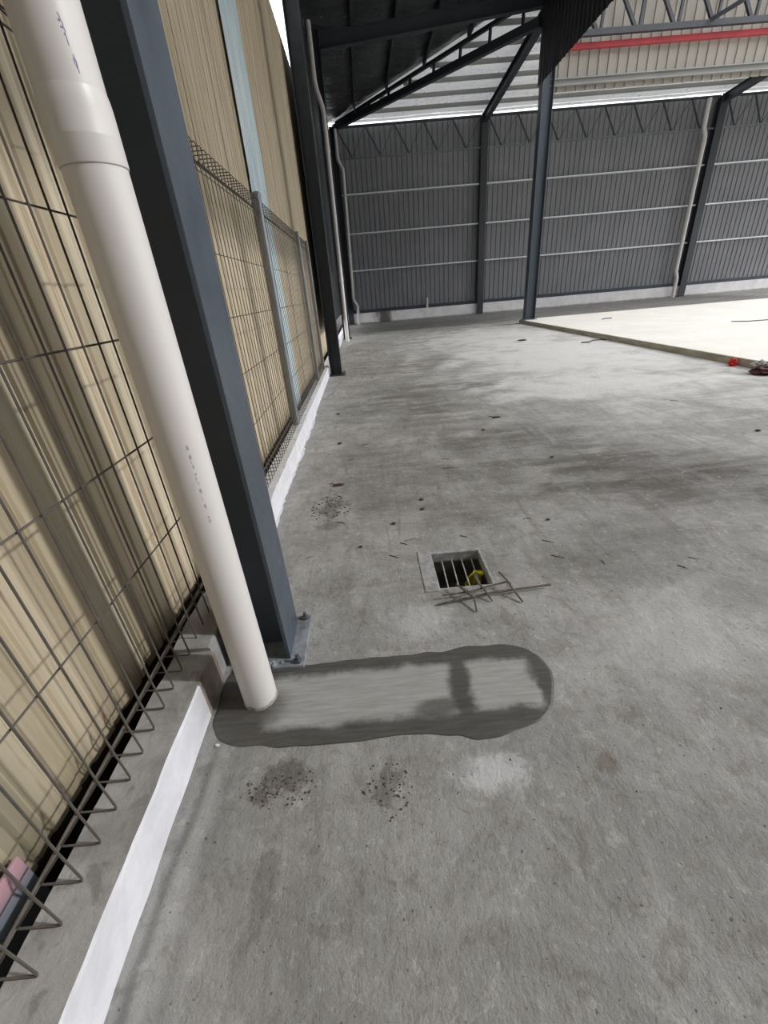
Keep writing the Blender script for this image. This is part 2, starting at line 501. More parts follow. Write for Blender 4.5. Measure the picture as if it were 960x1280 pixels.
M['foil'] = foil_mat('silver_roof_foil', rgb(250, 251, 251), 0.4, 0.33, 0.5, 0.11)
M['foil_dark'] = foil_mat('dark_roof_foil', rgb(84, 86, 88), 0.55, 0.34, 0.8)  # foil as well; its dim reflection is put into the dark colour
M['far_kerb'] = far_kerb_mat()
M['slab'] = slab_mat()
M['slab_edge'] = slab_edge_mat()
M['soil'] = simple('damp_dark_soil', rgb(44, 38, 32), 0.95, 0.0, 0.4, 8, 0.6, 30)
M['red_plastic'] = simple('red_plastic_wrap', rgb(212, 40, 34), 0.4, 0.0, 0.2, 15)
M['maroon'] = simple('maroon_sack', rgb(84, 46, 50), 0.7, 0.0, 0.3, 12, 0.5, 40)
M['rubble'] = simple('grey_rubble', rgb(150, 146, 142), 0.9, 0.0, 0.4, 25, 0.6, 60)
def sheet_mat():
    m, t = newmat('pale_blue_translucent_sheet')
    n = t.noise(3, t.coord(scale=(1, 6, 0.4)), 5)
    t.col(t.mix(t.ramp(n, 0.3, 0.7), rgb(196, 220, 226), rgb(236, 246, 250)))
    t.rough(0.35)
    t.bsdf.inputs['Transmission Weight'].default_value = 0.15
    return m
M['teal'] = sheet_mat()
def board_mat():
    m, t = newmat('pink_and_blue_sheet_offcut')
    S = t.sep()
    n = t.noise(4, t.coord(scale=(1, 1, 0.5)), 5)
    k = t.ramp(t.math('ADD', S[2], t.math('MULTIPLY', n, 0.08)), 0.10, 0.17)
    t.col(t.mix(k, rgb(116, 128, 138), rgb(190, 150, 160)))
    t.rough(0.5)
    return m
M['board'] = board_mat()

# ------------------------------------------------------------------ the floor, with the drain opening
DX0, DX1, DY0, DY1 = 0.215, 0.495, 1.555, 1.845          # drain opening
def grid_floor():
    b = MB()
    xs = [-0.80, DX0, DX1, 5.2, 26]
    ys = [-5, DY0, DY1, 14.6, 20.75]
    V = {(i, j, k): b.bm.verts.new((x, y, z)) for i, x in enumerate(xs) for j, y in enumerate(ys) for k, z in enumerate((0, -0.06))}
    for i in range(4):
        for j in range(4):
            if (i, j) == (1, 1): continue
            b.bm.faces.new([V[i, j, 0], V[i + 1, j, 0], V[i + 1, j + 1, 0], V[i, j + 1, 0]])
            b.bm.faces.new([V[i, j, 1], V[i, j + 1, 1], V[i + 1, j + 1, 1], V[i + 1, j, 1]])
    ring = [(1, 1), (2, 1), (2, 2), (1, 2)]
    for a, c in zip(ring, ring[1:] + ring[:1]):
        b.bm.faces.new([V[a + (0,)], V[c + (0,)], V[c + (1,)], V[a + (1,)]])
    return b.build('floor', M['floor'])
struct(grid_floor(), 'stained grey concrete floor of the aisle')
b = MB(); b.box(-30, 60, -20, 60, -0.75, -0.55)
struct(b.build('floor', M['soil']), 'dark soil below the yard wall')
b = MB(); b.box(-30, -0.956, -20, 60, -0.75, 0.06)  # added bank: blocks outside light under the sheeting so the ditch stays dark
struct(b.build('floor', M['soil']), 'dark soil added behind the tan wall to keep the ditch dark')

# slab of the main hall
b = MB(); b.box(4.95, 26, -5, 14.45, 0.0, 0.088)
fs = struct(b.build('floor', M['slab_edge']), 'raised cream concrete slab of the main hall')
b = MB(); b.box(4.955, 26, -5, 14.44, 0.088, 0.10, 0.004)
struct(b.build('trim_1', M['slab'], fs))

# drain pit
dr = empty('drain', (0.355, 1.70, 0))
tag(dr, 'square floor drain opening with thin metal bars, yellow scrap inside', 'drain')
b = MB()
x0, x1, y0, y1 = DX0 - 0.355, DX1 - 0.355, DY0 - 1.70, DY1 - 1.70
t_ = 0.03
b.box(x0 - t_, x0, y0 - t_, y1 + t_, -0.22, -0.061); b.box(x1, x1 + t_, y0 - t_, y1 + t_, -0.22, -0.061)
b.box(x0, x1, y0 - t_, y0, -0.22, -0.061); b.box(x0, x1, y1, y1 + t_, -0.22, -0.061)
b.box(x0, x1, y0, y1, -0.22, -0.20)
b.build('pit', M['pit'], dr)
b = MB()                                                   # mortar lip round the opening
def lip(bb, xa, xb, ya, yb, za, zb):
    bb.box(xa, xb, ya, yb, za, zb, 0.003)
lip(b, x0 - 0.042, x0 + 0.030, y0 - 0.02, y1 + 0.03, -0.05, 0.004)
lip(b, x0 - 0.02, x1 + 0.02, y1 - 0.004, y1 + 0.022, -0.05, 0.003)
lip(b, x0 - 0.02, x1 + 0.012, y0 - 0.012, y0 + 0.002, -0.05, 0.001)
lip(b, x1 - 0.002, x1 + 0.010, y0 - 0.012, y1 + 0.02, -0.05, 0.001)
b.build('rim', M['pit_rim'], dr)
for k in range(4):
    b = MB()
    xx = x0 + 0.082 + k * 0.052
    b.tube([(xx - 0.004 + random.uniform(-.003, .003), y0 - 0.0, -0.045), (xx, 0, -0.048), (xx + 0.004, y1, -0.045)], 0.0036, 8)
    b.build('grate_bar', M['grate_bar'], dr, True)

b = MB()
pts = []
random.seed(3)
for i in range(7):
    for j in range(9):
        u, v = i / 6 - .5, j / 8 - .5
        z = 0.03 * noise.noise(Vector((u * 5, v * 5, 1.2))) + 0.10 * (j / 8) + 0.05 * abs(u)
        w = 0.085 * (1 - 0.7 * abs(v) ** 1.2)
        pts.append(b.bm.verts.new((u * w + 0.012 * noise.noise(Vector((v * 6, 0, 3))), v * 0.13, z)))
for i in range(6):
    for j in range(8):
        b.bm.faces.new((pts[i * 9 + j], pts[i * 9 + j + 1], pts[(i + 1) * 9 + j + 1], pts[(i + 1) * 9 + j]))
o = b.build('plastic_scrap', M['yellow'], None, True, (0.438, 1.79, -0.13))
so = o.modifiers.new('s', 'SOLIDIFY'); so.thickness = 0.004
o.rotation_euler = (1.25, 0.08, 0.1)
tag(o, 'crumpled bright yellow plastic scrap lying inside the floor drain', 'scrap')

# cement patch
OUT = [(-0.637, 1.029), (-0.622, 0.928), (-0.555, 0.871), (-0.41, 0.847), (-0.206, 0.837), (0.024, 0.845), (0.174, 0.826), (0.241, 0.805), (0.348, 0.822), (0.464, 0.86), (0.526, 0.929), (0.554, 1.033), (0.528, 1.118), (0.461, 1.172), (0.308, 1.186), (0.149, 1.172), (-0.099, 1.176), (-0.316, 1.168), (-0.45, 1.165), (-0.62, 1.165)]
def smooth_loop(P, n=12, amp=0.010):
    out = []
    N = len(P)
    for i in range(N):
        p0, p1, p2, p3 = [Vector(P[(i + k) % N]) for k in (-1, 0, 1, 2)]
        for k in range(n):
            s = k / n
            q = 0.5 * ((2 * p1) + (p2 - p0) * s + (2 * p0 - 5 * p1 + 4 * p2 - p3) * s * s + (3 * p1 - p0 - 3 * p2 + p3) * s ** 3)
            w = noise.noise(Vector((q.x * 12, q.y * 12, 0))) * amp
            out.append((q.x + w, q.y + w))
    return out
b = MB()
loop = smooth_loop(OUT)
c0 = Vector((-0.05, 1.0))
ringT = []
for (f, z) in ((1.0, 0.0), (0.985, 0.0035), (0.9, 0.005)):
    ringT.append([b.bm.verts.new((c0.x + (x - c0.x) * f, c0.y + (y - c0.y) * (f if f == 1 else f * 1.0), z)) for x, y in loop])
for A, B in zip(ringT, ringT[1:]):
    n = len(A)
    for i in range(n):
        b.bm.faces.new((A[i], A[(i + 1) % n], B[(i + 1) % n], B[i]))
b.bm.faces.new(ringT[-1])
b.bm.faces.new(ringT[0][::-1])
o = b.build('cement_patch', M['patch'])
tag(o, 'long smooth fresh cement patch with dark wet edges on the floor', 'cement patch')

# ------------------------------------------------------------------ kerbs on the left
def kerb(name, x0, x1, y0, y1, z1, side, top, wob=0.004, label=None, seed=0, edge=0.006):
    """upstand with slightly uneven arrises; painted face and top as its own faces"""
    b = MB()
    n = max(3, int((y1 - y0) / 0.04))
    n = min(n, 220)
    prev = None
    bm = b.bm
    fs_side, fs_top = [], []
    for i in range(n + 1):
        y = y0 + (y1 - y0) * i / n
        w = lambda k: wob * noise.noise(Vector((seed, y * 9, k * 3.1))) + 0.5 * wob * noise.noise(Vector((seed, y * 40, k * 3.1)))
        ring = [bm.verts.new((x1 + w(1), y, -0.02)), bm.verts.new((x1 + w(2), y, z1 - edge)), bm.verts.new((x1 - edge + w(3), y, z1 + w(4) * 0.4)), bm.verts.new((x0 + w(5), y, z1 + w(6) * 0.4)), bm.verts.new((x0 + w(7), y, -0.3)), bm.verts.new((x1, y, -0.3))]
        if prev:
            for k in range(6):
                f = bm.faces.new((prev[k], prev[(k + 1) % 6], ring[(k + 1) % 6], ring[k]))
                f.material_index = 1 if k in (2, 3, 4) else 0
        else:
            bm.faces.new(ring).material_index = 1
        prev = ring
    bm.faces.new(prev[::-1]).material_index = 1
    o = b.build(name, side)
    o.data.materials.append(top)
    return struct(o, label)
kerb('trim_2', -0.79, -0.645, -3.0, 0.985, 0.15, M['paint'], M['kerb_top'], label='raw concrete kerb top with white painted face', seed=1)
kerb('trim_3', -0.79, -0.647, 0.985, 1.14, 0.145, M['kerb_brown'], M['kerb_top'], 0.008, 'broken unpainted end of the kerb', 2)
kerb('trim_4', -0.79, -0.655, 1.14, 1.46, 0.165, M['kerb_top'], M['kerb_top'], 0.006, 'short grey kerb block behind the column', 3)
kerb('trim_5', -0.79, -0.672, 1.46, 7.58, 0.15, M['paint'], M['kerb_pale'], 0.006, 'white kerb running along the mesh fence', 4)
kerb('trim_6', -0.79, -0.68, 7.58, 20.6, 0.15, M['paint'], M['kerb_pale'], 0.004, 'white kerb beyond the second column', 5)

# ragged paint splash at the foot of the white kerb
b = MB()
ys = [1.5 + i * 0.03 for i in range(120)]
va, vb = [], []
for y in ys:
    e = 0.012 + 0.03 * max(0, noise.noise(Vector((y * 3.1, 0.4, 0)))) + 0.012 * noise.noise(Vector((y * 17, 1.4, 0)))
    va.append(b.bm.verts.new((-0.675, y, 0.002))); vb.append(b.bm.verts.new((-0.672 + max(0.004, e), y, 0.002)))
for i in range(len(ys) - 1):
    b.bm.faces.new((va[i], va[i + 1], vb[i + 1], vb[i]))
o = b.build('trim_7', M['paint']); struct(o, 'white paint spilled along the kerb foot')
so = o.modifiers.new('s', 'SOLIDIFY'); so.thickness = 0.002; so.offset = -1

# ------------------------------------------------------------------ tan wall beyond the fence
def corrugated(name, mat, axis, at, u0, u1, z0, z1, prof, period, thick=0.002, nz=1):
    """vertical ribbed sheeting; prof = [(u, depth)] over one period; axis 'y' = sheet along y facing +x, 'x' = along x facing -y"""
    b = MB()
    us = []
    n = int(math.ceil((u1 - u0) / period))
    for i in range(n):
        for (u, d) in prof:
            uu = u0 + i * period + u
            if uu <= u1: us.append((uu, d))
    rows = []
    for k in range(nz + 1):
        z = z0 + (z1 - z0) * k / nz
        rows.append([b.bm.verts.new((at + d, u, z) if axis == 'y' else (u, at - d, z)) for u, d in us])
    for A, B in zip(rows, rows[1:]):
        for i in range(len(us) - 1):
            b.bm.faces.new((A[i], A[i + 1], B[i + 1], B[i]))
    o = b.build(name, mat)
    so = o.modifiers.new('s', 'SOLIDIFY'); so.thickness = thick; so.offset = -1 if axis == 'y' else 1
    return o
# 0.76 m cover: four flat pans stepped by small ribs, one deep lap groove
tanprof = []
for k in range(4):
    s = k * 0.19
    g = 0.026 if k == 0 else 0.007
    gw = 0.016 if k == 0 else 0.02
    tanprof += [(s, 0.0), (s + 0.004, -g), (s + gw, -g), (s + gw + 0.006, 0.0),
                (s + 0.075, 0.003), (s + 0.082, -0.003), (s + 0.094, -0.003), (s + 0.101, 0.002),
                (s + 0.135, 0.004), (s + 0.140, -0.003), (s + 0.15, -0.003), (s + 0.155, 0.002)]
o = corrugated('wall_left', M['tan'], 'y', -0.95, -3.37, 12.5, 0.03, 5.1, tanprof, 0.76)
struct(o, 'tall weathered tan ribbed wall behind the mesh fence')

o = corrugated('wall_left', M['clad_side'], 'y', -0.80, 9.7, 20.6, 0.6, 6.85, [(0.0, 0.03), (0.14, 0.03), (0.152, 0.0), (0.188, 0.0), (0.1995, 0.03)], 0.2, 0.003)
struct(o, 'grey cladding of the side wall past the tan wall')
o = corrugated('wall_front', M['clad_dark'], 'x', -4.0, -0.95, 26, 0.0, 10.5, [(0.0, 0.03), (0.14, 0.03), (0.152, 0.0), (0.188, 0.0), (0.1995, 0.03)], 0.2, 0.003)
struct(o, 'grey cladding of the wall behind the camera')

# translucent sheet standing against it
b = MB()
us = []
for k in range(8):
    s = 4.90 + k * 0.095
    us += [(s, 0.0), (s + 0.02, 0.0), (s + 0.035, 0.016), (s + 0.06, 0.016), (s + 0.075, 0.0)]
rows = [[b.bm.verts.new((-0.925 + d, u, z)) for u, d in us] for z in (-0.02, 2.25, 2.25, 4.95)]
for q in (0, 2):
    A, B = rows[q], rows[q + 1]
    for i in range(len(us) - 1):
        b.bm.faces.new((A[i], A[i + 1], B[i + 1], B[i]))
for v in rows[2] + rows[3]: v.co.x += 0.004
o = b.build('translucent_sheet', M['teal'])
so = o.modifiers.new('s', 'SOLIDIFY'); so.thickness = 0.003
tag(o, 'tall pale blue corrugated translucent sheet against the tan wall', 'sheet')

# painted offcut leaning low against the tan wall, near the camera
b = MB(); b.box(-0.925, -0.915, -0.25, 0.535, -0.35, 0.15, 0.002)
o = b.build('sheet_offcut', M['board'])
tag(o, 'pink and grey-blue sheet offcut standing low behind the fence', 'offcut')

# ------------------------------------------------------------------ wire mesh fence
FX = -0.725
def wire_shape():
    z0 = 0.158
    return [(0.0, 0.275), (-0.088, z0 + 0.004), (-0.082, z0), (0.0, z0), (0.004, z0 + 0.012), (0.0, 0.275), (0.0, 1.845), (0.002, 1.935), (-0.004, 1.945), (-0.08, 1.945), (-0.088, 1.938), (0.0, 1.845)]
def make_fence(y0, y1, label):
    t = empty('mesh_fence', (FX, y0, 0))
    tag(t, label, 'fence', 'wire mesh fence along the kerb')
    n = int(round((y1 - y0) / 0.0755))
    first = None
    for i in range(n + 1):
        y = (y1 - y0) * (i + 0.5) / (n + 1)
        if first is None:
            b = MB(); b.tube([(x, 0, z) for x, z in wire_shape()], 0.0028, 6)
            first = b.build('vertical_wire', M['wire'], t, True)
            first.location = (0, y, 0)
        else:
            c = first.copy(); COL.objects.link(c); c.parent = t; c.location = (0, y, 0)
    hw = None
    for (x, z) in [(-0.007, 0.28)] + [(-0.007, 0.27 + 0.303 * k) for k in range(1, 5)] + [(-0.007, 1.83), (-0.088, 0.165), (-0.088, 1.932)]:
        if hw is None:
            b = MB(); b.tube([(0, 0, 0), (0, (y1 - y0), 0)], 0.0028, 6)
            hw = b.build('horizontal_wire', M['wire'], t, True)
            hw.location = (x, 0, z)
        else:
            c = hw.copy(); COL.objects.link(c); c.parent = t; c.location = (x, 0, z)
    return t
make_fence(-0.72, 1.66, 'wire mesh fence bay close by, wires ending on the raw grey kerb')
make_fence(1.72, 4.06, 'wire mesh fence bay between the first steel column and thick galvanised post')
make_fence(4.14, 6.40, 'wire mesh fence bay between the thick galvanised post and the slim post')
make_fence(6.46, 7.42, 'short wire mesh fence bay ending at the second steel column')
def fence_post(y, r, top, label):
    t = empty('fence_post', (FX - 0.01 - r * 0.4, y, 0.15))
    tag(t, label, 'post', 'galvanised fence posts')
    b = MB(); b.lathe([(r, 0), (r, top - 0.15)], seg=24); b.build('tube', M['post'], t, True)
    b = MB(); b.lathe([(r * 1.06, top - 0.17), (r * 1.06, top - 0.15), (r * 0.8, top - 0.14), (r * 0.2, top - 0.135)], seg=24); b.build('end_cap', M['post'], t, True)
fence_post(4.10, 0.035, 1.99, 'thick round galvanised fence post beside the pale blue sheet')
fence_post(6.43, 0.026, 1.98, 'slim galvanised fence post midway between thick post and second column')
fence_post(7.45, 0.026, 1.97, 'slim galvanised fence post right against the second steel column')

# ------------------------------------------------------------------ steel columns
def eave(x): return 6.80 + 0.08 * (x + 0.5)
def column(x0, x1, yc, w, z0, z1, label, plate=True, mat='steel', group=None, web_x=True, pm='plate'):
    """I-section; flanges face +-x when web_x"""
    t = empty('steel_column', ((x0 + x1) / 2, yc, z0))
    tag(t, label, 'column', group)
    b = MB()
    if web_x:
        b.ibeam((0, 0, 0), (0, 0, z1 - z0), x1 - x0, w, 0.013, 0.010, (1, 0, 0))
    else:
        b.ibeam((0, 0, 0), (0, 0, z1 - z0), w, x1 - x0, 0.013, 0.010, (0, 1, 0))
    b.build('shaft', M[mat], t)
    if plate:
        dx, dy = (x1 - x0) / 2 + 0.055, w / 2 + 0.04
        if not web_x: dx, dy = (x1 - x0) / 2 + 0.04, w / 2 + 0.05
        x_lo = -dx if not plate == 'kerb' else -(x1 - x0) / 2
        b = MB(); b.box(x_lo, dx, -dy, dy, 0.0, 0.018, 0.002)
        b.build('base_plate', M[pm], t)
        for sx in ((1,) if plate == 'kerb' else (1, -1)):
            for sy in (1, -1):
                b = MB()
                px, py = sx * (dx - 0.024), sy * (dy - 0.022)
                b.lathe([(0.015, 0.018), (0.015, 0.030), (0.008, 0.031), (0.008, 0.05)], (px, py, 0), 6)
                b.build('anchor_bolt', M['bolt'], t)
    return t
c1 = column(-0.603, -0.398, 1.295, 0.205, 0.0, eave(-0.5) - 0.02, 'big slate grey steel column behind the large white downpipe', 'kerb')
# cement droppings on the near base plate
b = MB()
random.seed(11)
for i in range(9):
    s = random.uniform(0.006, 0.014)
    b.blob((random.uniform(-0.05, 0.10), -0.128 + random.uniform(-0.006, 0.014), 0.02), (s, s, s * 0.7), 0.5, 2, 2.5, i)
b.build('mortar_crumbs', M['plate'], c1)['kind'] = 'stuff'
column(-0.65, -0.452, 7.68, 0.2, 0.0, eave(-0.5) - 0.02, 'dark steel column at the end of the mesh fence', 'kerb', 'steel_dark', pm='steel_dark')
column(-0.65, -0.452, 14.1, 0.2, 0.0, eave(-0.5) - 0.02, 'dark steel column behind the thin white downpipe with a bend', 'kerb', 'steel_dark', pm='steel_dark')
column(-0.64, -0.40, 20.4, 0.22, 0.0, 6.72, 'dark steel column in the far corner of the shed', None, 'steel_dark')
column(5.03, 5.29, 20.40, 0.26, 0.0, 6.72, 'dark steel column on the far wall behind the free-standing column', None, 'steel_dark', web_x=False)
column(14.0, 14.28, 20.40, 0.26, 0.0, 6.72, 'dark steel column on the far wall beside the white downpipe', None, 'steel_dark', web_x=False)
column(4.98, 5.27, 14.1, 0.26, 0.10, 8.6, 'free-standing slate blue steel column on the corner of the cream slab', True)

# ------------------------------------------------------------------ white pipes
def pipe_thing(label, pts, r, collars=(), name='downpipe', seg=24):
    t = empty(name, pts[0])
    tag(t, label, 'pipe', 'white downpipes')
    o0 = Vector(pts[0])
    b = MB(); b.tube([Vector(p) - o0 for p in pts], r, seg)
    b.build('pipe', M['pvc'], t, True)
    for z, x in collars:
        b = MB(); b.lathe([(r * 1.02, -0.07), (r * 1.14, -0.065), (r * 1.14, 0.065), (r * 1.02, 0.07)], (x - o0.x, 0, z), seg)
        b.build('coupling', M['pvc'], t, True)
    return t
PX, PY, PR = -0.485, 1.040, 0.0572
t = empty('downpipe', (PX, PY, 0))
tag(t, 'large white plastic downpipe standing in the fresh cement patch', 'pipe', 'white downpipes')
b = MB(); b.lathe([(PR, 0.0), (PR, 5.6)], seg=64); b.build('pipe', M['pvc'], t, True)
b = MB()
b.lathe([(PR * 1.0, 1.493), (PR * 1.035, 1.4945), (PR * 1.045, 1.497), (PR * 1.045, 1.535), (PR * 1.047, 1.5355), (PR * 1.047, 1.5365), (PR * 1.045, 1.537), (PR * 1.045, 1.575), (PR * 1.03, 1.592), (PR * 1.0, 1.602)], seg=64)
b.build('coupling', M['pvc'], t, True)
b = MB(); b.lathe([(PR * 1.008, 1.4925), (PR * 1.008, 1.4945)], seg=64); b.build('joint_line', M['groove'], t, True)  # thin grey ring at the lower edge of the coupling
b = MB()
for k in range(60):
    a = 2 * math.pi * k / 60
    hh = 0.012 + 0.016 * max(0, noise.noise(Vector((a * 1.5, 0, 4)))) + 0.006 * random.random()
    p = []
    for (rr, z) in ((PR + 0.0035, 0.0), (PR + 0.0012, hh)):
        for aa in (a, a + 2 * math.pi / 60):
            p.append(b.bm.verts.new((rr * math.cos(aa), rr * math.sin(aa), z)))
    b.bm.faces.new((p[0], p[1], p[3], p[2]))
b.build('cement_crust', M['pvc_dirt'], t)
def on_pipe(theta, z, off=0.0004):
    return Vector(((PR + off) * math.cos(theta), (PR + off) * math.sin(theta), z))
# faded factory print running down the pipe, too faint to read
random.seed(5)
b = MB()
th = math.radians(-55)
z = 0.955
while z > 0.73:
    h = random.choice((0.006, 0.009, 0.011))
    for dth in ((0.0, 0.028), (0.05, 0.075)):
        if random.random() < 0.72:
            q = [b.bm.verts.new(on_pipe(th + dth[0] - 0.03, z)), b.bm.verts.new(on_pipe(th + dth[1] - 0.03, z)), b.bm.verts.new(on_pipe(th + dth[1] - 0.03, z - h)), b.bm.verts.new(on_pipe(th + dth[0] - 0.03, z - h))]
            b.bm.faces.new(q)
    z -= h + random.choice((0.004, 0.005, 0.013))
o = b.build('printed_text', M['print'], t)
so = o.modifiers.new('s', 'SOLIDIFY'); so.thickness = 0.0003
# two scribbles in blue pen
for nm, th0, zs, amp in (('pen_mark', math.radians(-47), (1.682, 1.648), 0.10), ('pen_mark', math.radians(-43), (1.634, 1.615), 0.07)):
    b = MB(); pts = []
    n = 26
    for k in range(n + 1):
        s = k / n
        pts.append(on_pipe(th0 + amp * (0.5 * math.sin(s * 27) * (0.5 + 0.5 * math.sin(s * 5)) + 0.6 * (s - 0.5)), zs[0] + (zs[1] - zs[0]) * s + 0.003 * math.cos(s * 27), 0.0003))
    b.tube(pts, 0.0005, 5)
    b.build(nm, M['ink'], t)

pipe_thing('thin white downpipe with a bend high up, beyond the second column', [(-0.515, 13.3, 0), (-0.50, 13.3, 5.05), (-0.52, 13.3, 5.2), (-0.61, 13.3, 5.5), (-0.63, 13.3, 5.65), (-0.63, 13.3, 6.62)], 0.055, [(1.6, -0.513), (4.4, -0.503)])
pipe_thing('white downpipe with two bends in the far corner of the shed', [(-0.20, 20.22, 0), (-0.20, 20.22, 0.70), (-0.215, 20.22, 0.76), (-0.335, 20.22, 0.96), (-0.35, 20.22, 1.04), (-0.26, 20.22, 5.33), (-0.27, 20.22, 5.42), (-0.40, 20.22, 5.68), (-0.42, 20.22, 5.78), (-0.42, 20.22, 6.6)], 0.062, [(2.6, -0.317)])
pipe_thing('white downpipe beside the column farther along the far wall', [(13.74, 20.22, 0), (13.74, 20.22, 0.70), (13.73, 20.22, 0.78), (13.64, 20.22, 0.98), (13.63, 20.22, 1.08), (13.63, 20.22, 5.45), (13.62, 20.22, 5.52), (13.52, 20.22, 5.75), (13.51, 20.22, 5.82), (13.51, 20.22, 6.6)], 0.072, [(1.15, 13.63), (5.3, 13.63)])
t = pipe_thing('short white pipe stub standing on the far white upstand', [(2.86, 20.485, 0.42), (2.86, 20.485, 0.80)], 0.05, [], 'pipe_stub')
b = MB(); b.lathe([(0.054, 0.36), (0.054, 0.385), (0.042, 0.395)], seg=20); b.build('cap', M['pvc'], t, True)

# ------------------------------------------------------------------ far wall
YF = 20.6
b = MB(); b.box(-0.95, 26, 20.43, 20.75, 0, 0.42, 0.004)
struct(b.build('baseboard_back', M['far_kerb']), 'white plastered upstand at the foot of the far wall')
ribs = [(0.0, 0.0), (0.135, 0.0), (0.150, 0.032), (0.182, 0.032), (0.197, 0.0)]
ribs_in = [(0.0, 0.03), (0.14, 0.03), (0.152, 0.0), (0.188, 0.0), (0.1995, 0.03)]
o = corrugated('wall_back', M['clad_dark'], 'x', YF + 0.06, -0.95, 26, 0.42, 6.715, ribs_in, 0.2, 0.003)
struct(o, 'grey ribbed metal cladding of the far wall')
BAYS = [(-0.40, 5.03, 'between the far corner and first far column'), (5.29, 14.0, 'between the two far wall columns'), (14.28, 25.5, 'past the second far wall column')]
for (xa, xb, where) in BAYS:
    for z, nm in ((2.05, 'lowest'), (3.36, 'middle'), (4.66, 'top')):
        b = MB()
        x0, x1 = xa, xb
        # C-section lying on its side: web, two flanges, two lips
        pts = [(-0.024, -0.08), (0.024, -0.08), (0.024, -0.062), (0.021, -0.062), (0.021, -0.077), (-0.021, -0.077), (-0.021, 0.077), (0.021, 0.077), (0.021, 0.062), (0.024, 0.062), (0.024, 0.08), (-0.024, 0.08)]
        b.section(pts, (x0, 20.50, z), (x1, 20.50, z), (0, 0, 1))
        tag(b.build('wall_girt', M['girt']), '%s thin pale rail %s' % (nm, where.replace('the far corner and first far column','far shed corner and first far wall column')), 'rail', 'rails across the far wall')
    b = MB(); b.section([(-0.06, -0.05), (0.06, -0.05), (0.06, 0.05), (0.045, 0.05), (0.045, -0.035), (-0.06, -0.035)], (xa, 20.54, 0.48), (xb, 20.54, 0.48), (0, 0, 1))
    b.box(xa, xb, 20.49, 20.53, 0.53, 0.555)
    tag(b.build('sill_rail', M['steel']), 'dark sill rail on the white upstand %s' % where, 'rail', 'sill rails on the far upstand')
    # lattice eave truss
    tr = empty('eave_truss', (xa, 20.36, 5.75))
    tag(tr, 'shallow dark lattice truss under the far eave %s' % where, 'truss', 'eave trusses on the far wall')
    L = xb - xa
    b = MB(); b.box(0, L, -0.03, 0.03, -0.02, 0.02); b.build('bottom_chord', M['post'], tr)
    b = MB(); b.box(0, L, -0.04, 0.04, 0.88, 0.945); b.build('top_chord', M['steel_dark'], tr)
    n = int(L / 0.98)
    for k in range(n):
        xk = L * (k + 0.0) / n
        b = MB(); b.bar((xk, 0, 0.92), (xk + L / n * 0.5, 0, 0.0), 0.04, 0.04); b.build('web_bar', M['steel_dark'], tr)
        b = MB(); b.bar((xk + L / n * 0.5, 0.03, 0.0), (xk + L / n, 0.03, 0.92), 0.018, 0.018); b.build('web_rod', M['steel_dark'], tr)

# ------------------------------------------------------------------ roofs
HX0, HY0, HX1, HY1 = -0.5, 20.6, 4.93, 14.1
def xhip(y): return HX0 + (HY0 - y) / (HY0 - HY1) * (HX1 - HX0)
def yhip(x): return HY0 - (x - HX0) / (HX1 - HX0) * (HY0 - HY1)
def zr_left(x): return eave(x)
def zr_far(y): return 6.83 + 0.4344 * (HY0 - y) / (HY0 - HY1)
PURX = [0.35 + 1.05 * k for k in range(-1, 5)]
def sag(u, u0, step, d):
    f = ((u - u0) / step) % 1.0
    return d * (1 - (2 * f - 1) ** 2)
def left_roof():
    b = MB()
    ny, nx = 120, 56
    rows = []
    for j in range(ny + 1):
        y = -4 + (20.6 + 4) * j / ny
        xm = HX1 if y <= HY1 else max(-0.45, xhip(y) + 0.10)
        row = []
        for i in range(nx + 1):
            x = -0.8 + (xm + 0.8) * i / nx
            e = min(1, max(0, (xhip(y) + 0.10 - x) / 0.5)) if y > 12 else 1
            z = zr_left(x) + 0.10 - e * sag(x, 0.35, 1.05, 0.085) + e * 0.025 * noise.noise(Vector((x * 1.3, y * 2.1, 0)))
            row.append(b.bm.verts.new((x, y, z)))
        rows.append(row)
    for A, B in zip(rows, rows[1:]):
        for i in range(nx):
            b.bm.faces.new((A[i], A[i + 1], B[i + 1], B[i]))
    o = b.build('ceiling', M['foil_dark'], None, True)
    so = o.modifiers.new('s', 'SOLIDIFY'); so.thickness = 0.03; so.offset = 1
    return struct(o, 'dark foil-lined underside of the side roof')
left_roof()
def far_roof():
    b = MB()
    nx, ny = 150, 120
    rows = []
    for i in range(nx + 1):
        x = -0.5 + 26.5 * (i / nx) ** 1.3
        ym = HY1 if x >= HX1 else min(20.55, yhip(x) - 0.02)
        row = []
        for j in range(ny + 1):
            y = ym + (20.72 - ym) * j / ny
            e = min(1, max(0, (y - yhip(x)) / 0.6)) if x < 5.5 else 1
            z = zr_far(y) + 0.10 - e * (sag(y, 20.6, 0.87, 0.15)) + e * 0.010 * noise.noise(Vector((x * 1.7, y * 3.0, 5))) + e * 0.02 * noise.noise(Vector((x * 0.5, y * 0.7, 9)))
            row.append(b.bm.verts.new((x, y, z)))
        rows.append(row)
    for A, B in zip(rows, rows[1:]):
        for j in range(ny):
            b.bm.faces.new((A[j], A[j + 1], B[j + 1], B[j]))
    o = b.build('ceiling', M['foil'], None, True)
    return struct(o, 'silver rippled foil underside of the far roof')
far_roof()
